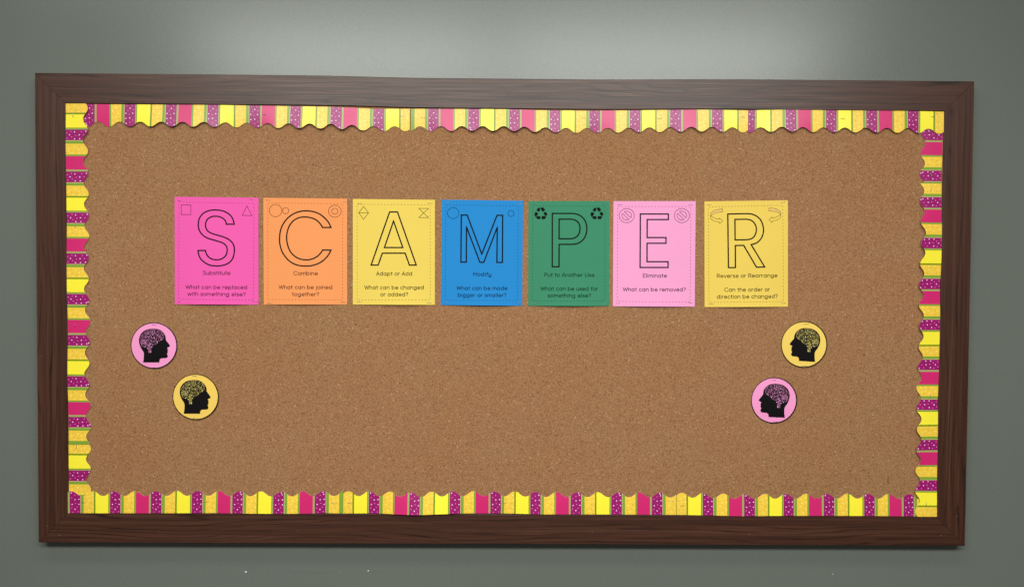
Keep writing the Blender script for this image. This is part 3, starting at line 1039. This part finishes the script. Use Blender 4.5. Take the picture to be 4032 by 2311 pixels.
# A
O = (1370, 760)
poster('lemon yellow paper poster with outlined letter A and the words Adapt or Add', O, [(60, 75), (1083, 86), (1082, 1393), (60, 1389)], (245, 213, 98), (0.0010, 0.0038, 0.0003, -0.5),
       [(112, 142), (1024, 147), (1025, 1330), (114, 1331)],
       [[(519, 237), (617, 237), (851, 898), (766, 898), (713, 750), (429, 750), (377, 898), (289, 898)], [(568, 350), (684, 680), (455, 680)]],
       ('Adapt or Add', (355, 1030), (802, 1031)), [('What can be changed', (208, 1202), (946, 1202)), ('or added?', (408, 1287), (748, 1288))],
       [icon_lines([[(194, 168), (256, 248), (194, 328), (134, 248)]], open_strokes=[[(136, 248), (254, 248)]], name='diamond_icon'),
        icon_lines([[(881, 193), (1003, 193), (881, 307), (1003, 307)]], name='hourglass_icon')],
       [(115, 130, 177, 130), (992, 126, 1053, 128), (112, 1353, 173, 1357), (982, 1365, 1040, 1369)], (70, 46, 10))
# M
O = (1720, 770)
poster('bright blue paper poster with outlined letter M and the word Modify', O, [(62, 52), (1075, 66), (1062, 1372), (50, 1364)], (38, 140, 214), (0.0010, 0.0036, 0.0003, -0.3),
       [(112, 120), (1014, 128), (1004, 1307), (104, 1302)],
       [[(305, 244), (378, 244), (560, 730), (750, 247), (820, 247), (817, 833), (748, 833), (753, 396), (585, 832), (537, 832), (370, 392), (367, 830), (300, 830)]],
       ('Modify', (455, 1006), (677, 1007)), [('What can be made', (248, 1178), (879, 1179)), ('bigger or smaller?', (263, 1264), (865, 1266))],
       [icon_lines([circ(204, 219, 71, 69)], name='large_circle_icon'), icon_lines([circ(925, 225, 38, 36)], name='small_circle_icon')],
       [(105, 96, 158, 90), (1003, 103, 1055, 108), (105, 1332, 145, 1333), (984, 1338, 1038, 1341)], (8, 26, 66))
# P
O = (2060, 770)
REC = [[(408, 515), (505, 365), (545, 330), (590, 325), (625, 340), (665, 385), (700, 435), (595, 640)],
       [(670, 315), (905, 315), (985, 430), (1050, 410), (950, 595), (760, 595), (795, 545)],
       [(895, 715), (1075, 605), (1165, 750), (1183, 820), (1150, 885), (1085, 910), (1010, 905)],
       [(1130, 935), (1010, 1150), (855, 1155), (850, 1220), (750, 1035), (850, 870), (860, 935)],
       [(690, 935), (690, 1145), (480, 1150), (430, 1120), (402, 1050), (412, 990), (450, 935)],
       [(370, 1035), (245, 815), (310, 690), (260, 650), (455, 650), (560, 830), (500, 805)]]
REC = [sub(p, 80 / 1456, 2090, 800, O) for p in REC]
P_OUT = runs([(363, 224), (600, 224)], [(600, 224), (652, 229), (702, 246), (747, 281), (778, 330), (793, 400), (788, 465), (765, 525), (725, 570), (670, 600), (600, 609)],
             [(600, 609), (448, 609)], [(448, 609), (446, 887)], [(446, 887), (362, 887)], [(362, 887), (363, 224)])
P_IN = runs([(448, 295), (590, 295)], [(590, 295), (640, 303), (680, 330), (703, 370), (708, 415), (700, 465), (675, 505), (635, 530), (590, 539)], [(590, 539), (447, 539)], [(447, 539), (448, 295)])
poster('green paper poster with outlined letter P and the words Put to Another Use', O, [(66, 70), (1076, 70), (1070, 1376), (62, 1373)], (64, 142, 108), (0.0010, 0.0034, 0.0003, 0.1),
       [(118, 131), (1020, 131), (1017, 1312), (116, 1310)], [P_OUT, P_IN],
       ('Put to Another Use', (266, 1013), (887, 1015)), [('What can be used for', (218, 1185), (931, 1187)), ('something else?', (307, 1270), (842, 1272))],
       [icon_fill(REC, 'recycling_icon'), icon_fill([[(x + 699, y) for x, y in p] for p in REC], 'recycling_icon')],
       [(93, 115, 145, 110), (990, 101, 1043, 104), (103, 1344, 155, 1343), (993, 1350, 1043, 1353)], (4, 48, 28))
# E
O = (2400, 770)
kz = 80 / 1294
NO = [arc(614, 795, 480, 452, 0, 360, 44)[:-1],
      runs([(875, 935), (460, 550)], [(460, 550), (530, 520), (620, 512), (740, 545), (850, 620), (903, 720), (912, 800), (900, 880), (875, 935)]),
      runs([(345, 660), (745, 1040)], [(745, 1040), (680, 1070), (600, 1078), (480, 1050), (380, 975), (320, 870), (300, 790), (315, 720), (345, 660)])]
NO = [sub(p, kz, 2430, 800, O) for p in NO]
poster('pale pink paper poster with outlined letter E and the word Eliminate', O, [(50, 71), (1076, 71), (1062, 1384), (41, 1379)], (254, 167, 214), (0.0012, 0.0034, 0.0004, 0.0),
       [(102, 137), (1014, 138), (1005, 1325), (95, 1318)],
       [[(384, 231), (733, 231), (733, 300), (469, 300), (468, 524), (703, 524), (703, 595), (467, 595), (466, 824), (729, 824), (729, 896), (380, 896)]],
       ('Eliminate', (415, 1023), (714, 1024)), [('What can be removed?', (169, 1194), (949, 1196))],
       [icon_lines(NO, name='prohibition_icon'), icon_lines([[(x + 687, y) for x, y in p] for p in NO], name='prohibition_icon')],
       [(103, 116, 158, 110), (985, 115, 1038, 119), (80, 1340, 130, 1342), (972, 1333, 1027, 1336)], (96, 16, 60))
# R
O = (2750, 770)
R_OUT = runs([(367, 231), (600, 226)], [(600, 226), (662, 231), (722, 256), (772, 300), (800, 360), (811, 430), (800, 495), (770, 550), (720, 592), (656, 612)],
             [(656, 612), (825, 890)], [(825, 890), (722, 893)], [(722, 893), (563, 621)], [(563, 621), (460, 623)], [(460, 623), (460, 897)], [(460, 897), (374, 898)], [(374, 898), (367, 231)])
R_IN = runs([(456, 298), (600, 296)], [(600, 296), (650, 306), (690, 335), (715, 380), (722, 425), (712, 475), (690, 515), (650, 542), (600, 551)], [(600, 551), (457, 553)], [(457, 553), (456, 298)])
LU = runs([(1050, 375), (900, 385), (750, 405), (580, 460), (430, 545), (330, 640), (295, 705), (295, 815)], [(295, 815), (325, 800), (430, 720), (560, 655), (700, 605), (860, 575), (1050, 560)], [(1050, 560), (1050, 375)])
LL = runs([(297, 820), (295, 900), (310, 970), (370, 1050), (480, 1120), (620, 1170), (750, 1195), (870, 1210)], [(870, 1210), (870, 1300)], [(870, 1300), (1058, 1125)], [(1058, 1125), (870, 942)], [(870, 942), (864, 1030)], [(864, 1030), (750, 1010), (600, 970), (470, 915), (380, 855), (325, 812)], [(325, 812), (297, 820)])
RU = runs([(210, 315), (360, 315), (520, 335), (680, 380), (830, 450), (920, 530), (960, 620), (957, 740)], [(957, 740), (920, 700), (830, 620), (700, 565), (540, 525), (400, 505), (210, 495)], [(210, 495), (210, 315)])
RL = runs([(960, 742), (965, 850), (930, 930), (830, 1015), (700, 1075), (560, 1115), (410, 1150)], [(410, 1150), (405, 1240)], [(405, 1240), (212, 1065)], [(212, 1065), (405, 878)], [(405, 878), (408, 955)], [(408, 955), (560, 930), (700, 880), (830, 810), (930, 738)], [(930, 738), (960, 742)])
SHADE = mat_plain('arrow_shade', srgb(226, 184, 108), 0.7, 0.2)
def turn_icon(up, lowp, ox):
    def f(sh, root, ink):
        a, b = sub(up, kz, ox, 800, O), sub(lowp, kz, ox, 800, O)
        mb = MB()
        P = [sh.xz(*p) for p in a]
        mb.add([sh.on(x, z, 0.00008) for x, z in P], [list(range(len(P)))], 1)
        for k, st in enumerate((a, b)):
            vs, fs = ribbon([sh.xz(*p) for p in densify(st, 9, True)], 0.00095, True)
            mb.add([sh.on(x, z, 0.00013 + 0.00003 * k) for x, z in vs], fs)
        mb.build('turning_arrow_icon', [ink, SHADE], root)
    return f
poster('golden yellow paper poster with outlined letter R and the words Reverse or Rearrange', O, [(76, 74), (1116, 60), (1117, 1384), (78, 1389)], (246, 211, 97), (0.0010, 0.0034, 0.0004, -0.2),
       [(124, 142), (1052, 122), (1062, 1320), (133, 1330)], [R_OUT, R_IN],
       ('Reverse or Rearrange', (231, 1027), (985, 1020)), [('Can the order or', (326, 1199), (889, 1194)), ('direction be changed?', (230, 1286), (985, 1279))],
       [turn_icon(LU, LL, 2780), turn_icon(RU, RL, 3015)],
       [(103, 117, 160, 112), (1022, 86, 1080, 84), (127, 1347, 188, 1349), (1033, 1342, 1087, 1338)], (70, 44, 8))

# ------------------------------------------------------------------ round cut-outs with a head in profile
HEAD = runs([(415, 1172), (432, 1080), (440, 980), (438, 920), (415, 870), (380, 820), (345, 750), (322, 680), (313, 610), (318, 540), (340, 470), (385, 400), (450, 345), (530, 310), (620, 294), (720, 292), (800, 302), (880, 335), (940, 385), (985, 445), (1005, 500), (1012, 555), (1013, 580)],
            [(1013, 580), (1040, 620), (1080, 672), (1110, 715), (1118, 740), (1105, 760), (1075, 773), (1050, 785)],
            [(1050, 785), (1056, 812), (1071, 845), (1067, 858), (1052, 870)], [(1052, 870), (1070, 890), (1064, 910), (1045, 935)],
            [(1045, 935), (1052, 965), (1063, 1000), (1057, 1030), (1035, 1050), (1000, 1058), (930, 1060), (890, 1066), (865, 1085), (850, 1115), (845, 1145), (847, 1170)], [(847, 1170), (415, 1172)])
BRAIN = [(350, 560), (355, 520), (380, 480), (395, 450), (425, 415), (470, 375), (530, 340), (600, 320), (680, 312), (740, 315), (800, 335), (860, 355), (910, 385), (945, 430), (960, 490), (950, 545), (915, 580), (860, 608), (815, 620), (800, 650), (765, 690), (720, 715), (660, 722), (520, 752), (470, 760), (410, 755), (375, 720), (360, 660)]

def circuit():
    """printed-circuit tracks filling the brain, and the solder dots at their ends"""
    r = random.Random(11)
    tracks, dots = [], []
    ol = catmull(BRAIN, 5, True)
    cx, cy = 640, 540
    for i in range(0, len(ol) - 3, 7):
        tracks.append(([(x + (cx - x) * 0.012, y + (cy - y) * 0.012) for x, y in ol[i:i + 6]], 8))
    grid = 19
    used = set()
    for _ in range(1800):
        x, y = r.randrange(350, 960, grid), r.randrange(316, 760, grid)
        if (x, y) in used or not inside((x, y), BRAIN):
            continue
        path = [(x, y)]
        used.add((x, y))
        d = r.choice([(1, 0), (0, 1), (1, 1), (1, -1), (-1, 0), (0, -1)])
        for k in range(r.randrange(1, 5)):
            if r.random() < 0.35:
                d = r.choice([(1, 0), (0, 1), (1, 1), (1, -1), (-1, 0), (0, -1), (-1, 1)])
            q = (path[-1][0] + d[0] * grid, path[-1][1] + d[1] * grid)
            if q in used or not inside(q, BRAIN):
                break
            used.add(q)
            path.append(q)
        if len(path) > 1:
            tracks.append(([(px + r.uniform(-3, 3), py + r.uniform(-3, 3)) for px, py in path], r.choice([6, 7, 8])))
        if r.random() < 0.16:
            dots.append((x, y, 7))
    for k, y in enumerate((590, 628, 664, 690)):
        tracks.append(([(368 + 6 * k, y), (520, y)], 9))
    for x in (566, 586, 606, 628):
        tracks.append(([(x, 740), (x, 915)], 10))
    dots += [(718, 532, 13), (577, 505, 12), (615, 692, 14), (572, 715, 10), (655, 766, 12), (622, 890, 14), (470, 765, 11), (540, 798, 12), (795, 648, 13)]
    return tracks, dots
TRACKS, DOTS = circuit()

def cutout(label, off0, centre, rad, neck_front, neck_back, rgb, tint, staples, bow):
    k = 220 / 1456
    mirror = neck_front[0] < neck_back[0]
    # similarity that carries the traced head onto this one
    a0, b0 = complex(847, 1170), complex(415, 1172)
    if mirror:
        a0, b0 = complex(-a0.real, a0.imag), complex(-b0.real, b0.imag)
    a1, b1 = complex(*neck_front), complex(*neck_back)
    m = (b1 - a1) / (b0 - a0)
    def T(p):
        c = complex(-p[0] if mirror else p[0], p[1])
        c = a1 + m * (c - a0)
        return (c.real, c.imag)
    c, r = centre, rad
    sh = Sheet(off0, [(c[0] - r, c[1] - r), (c[0] + r, c[1] - r), (c[0] + r, c[1] + r), (c[0] - r, c[1] + r)], k, 0.0012, bow)
    ox, oz = sh.xz(*c)
    R = (sh.c[1][0] - sh.c[0][0]) / 2
    root = empty('round_cutout', (ox, -CORK, oz - R), label, 'paper cutout', 'round head cutouts stapled to the cork')
    nm = 'rose' if rgb[2] > 150 else 'gold'
    mb = MB()
    NR, NA = 12, 72
    rg = lambda i, rr: (ox + rr * cos(2 * pi * i / NA), oz + rr * sin(2 * pi * i / NA))
    for th in (0.0, -0.00025):
        b = len(mb.v)
        mb.add([sh.on(ox, oz, th)], [])
        for j in range(1, NR + 1):
            for i in range(NA):
                x, z = rg(i, R * j / NR)
                mb.add([sh.on(x, z, th)], [])
        for i in range(NA):
            mb.f.append([b, b + 1 + i, b + 1 + (i + 1) % NA]); mb.m.append(0)
            for j in range(NR - 1):
                q = b + 1 + j * NA
                mb.f.append([q + i, q + NA + i, q + NA + (i + 1) % NA, q + (i + 1) % NA]); mb.m.append(0)
    q1 = 1 + (NR - 1) * NA
    q2 = q1 + 1 + NR * NA
    for i in range(NA):
        mb.f.append([q1 + i, q2 + i, q2 + (i + 1) % NA, q1 + (i + 1) % NA]); mb.m.append(0)
    pm = mat_sheet('disc_paper_' + nm, tuple(0.84 * c_ for c_ in srgb(*rgb)[:3]) + (1,), 0.75, 0.15, 0.025)
    mb.build('paper_disc', pm, root)
    mb = MB()
    w = 0.0025
    for i in range(NA):
        for rr in (R - 0.00005, R - w * (1.0 + 0.25 * sin(2 * pi * i / NA * 1 + 2.0))):
            x, z = rg(i, rr)
            mb.add([sh.on(x, z, 0.00012)], [])
    for i in range(NA):
        j = (i + 1) % NA
        mb.f.append([2 * i, 2 * j, 2 * j + 1, 2 * i + 1]); mb.m.append(0)
    mb.build('black_ring', INK, root)
    hd = print_part('head_silhouette', sh, root, [], 0.001, INK, fills=[[T(p) for p in HEAD]], level=0.00014)
    mb = MB()
    for n_, (tr, w) in enumerate(TRACKS):
        vs, fs = ribbon([sh.xz(*T(p)) for p in tr], w * 0.0001, False)
        mb.add([sh.on(x, z, 0.00022 + 0.00002 * (n_ % 7)) for x, z in vs], fs)
    for (x, y, rr) in DOTS:
        P = [sh.xz(*T((x + rr * cos(2 * pi * i / 8), y + rr * sin(2 * pi * i / 8)))) for i in range(8)]
        mb.add([sh.on(px, pz, 0.0004) for px, pz in P], [list(range(8))], 1)
    brain = mb.build('circuit_brain', [mat_plain('circuit_' + nm, srgb(*tint), 0.6, 0.2), mat_plain('solder_' + nm, srgb(*[min(255, int(c_ * 1.15)) for c_ in rgb]), 0.6, 0.2)], hd)
    for (a, b, c_, d_) in staples:
        P, Q = sh.xz(a, b), sh.xz(c_, d_)
        u, v = sh.uv((P[0] + Q[0]) / 2, (P[1] + Q[1]) / 2)
        staple(root, P, Q, sh.off(u, v) + 0.0001)
    return root

PINKT, GOLDT = (188, 112, 156), (184, 164, 100)
cutout('pink disc with a black head facing right, higher of the left pair', (500, 1250), (705, 733), 609, (847, 1170), (415, 1172), (252, 158, 208), PINKT,
       [(652, 190, 780, 192), (660, 1302, 780, 1303)], (0.0022, 0, 0, 0))
cutout('yellow disc with a black head facing right, lower of the left pair', (660, 1455), (732, 712), 605, (845, 1150), (413, 1148), (250, 208, 100), GOLDT,
       [(638, 168, 765, 166), (662, 1256, 780, 1262)], (0.0016, 0, 0, 0))
cutout('yellow disc with a black head facing left, higher of the right pair', (3060, 1250), (708, 704), 604, (568, 1130), (992, 1157), (250, 212, 104), GOLDT,
       [(670, 175, 815, 167), (650, 1257, 780, 1257)], (0.0014, 0, 0, 0))
cutout('pink disc with a black head facing left, lower of the right pair', (2940, 1470), (718, 703), 601, (568, 1135), (997, 1153), (252, 158, 208), PINKT,
       [(645, 175, 768, 172), (690, 1252, 808, 1262)], (0.0026, 0, 0, 0))
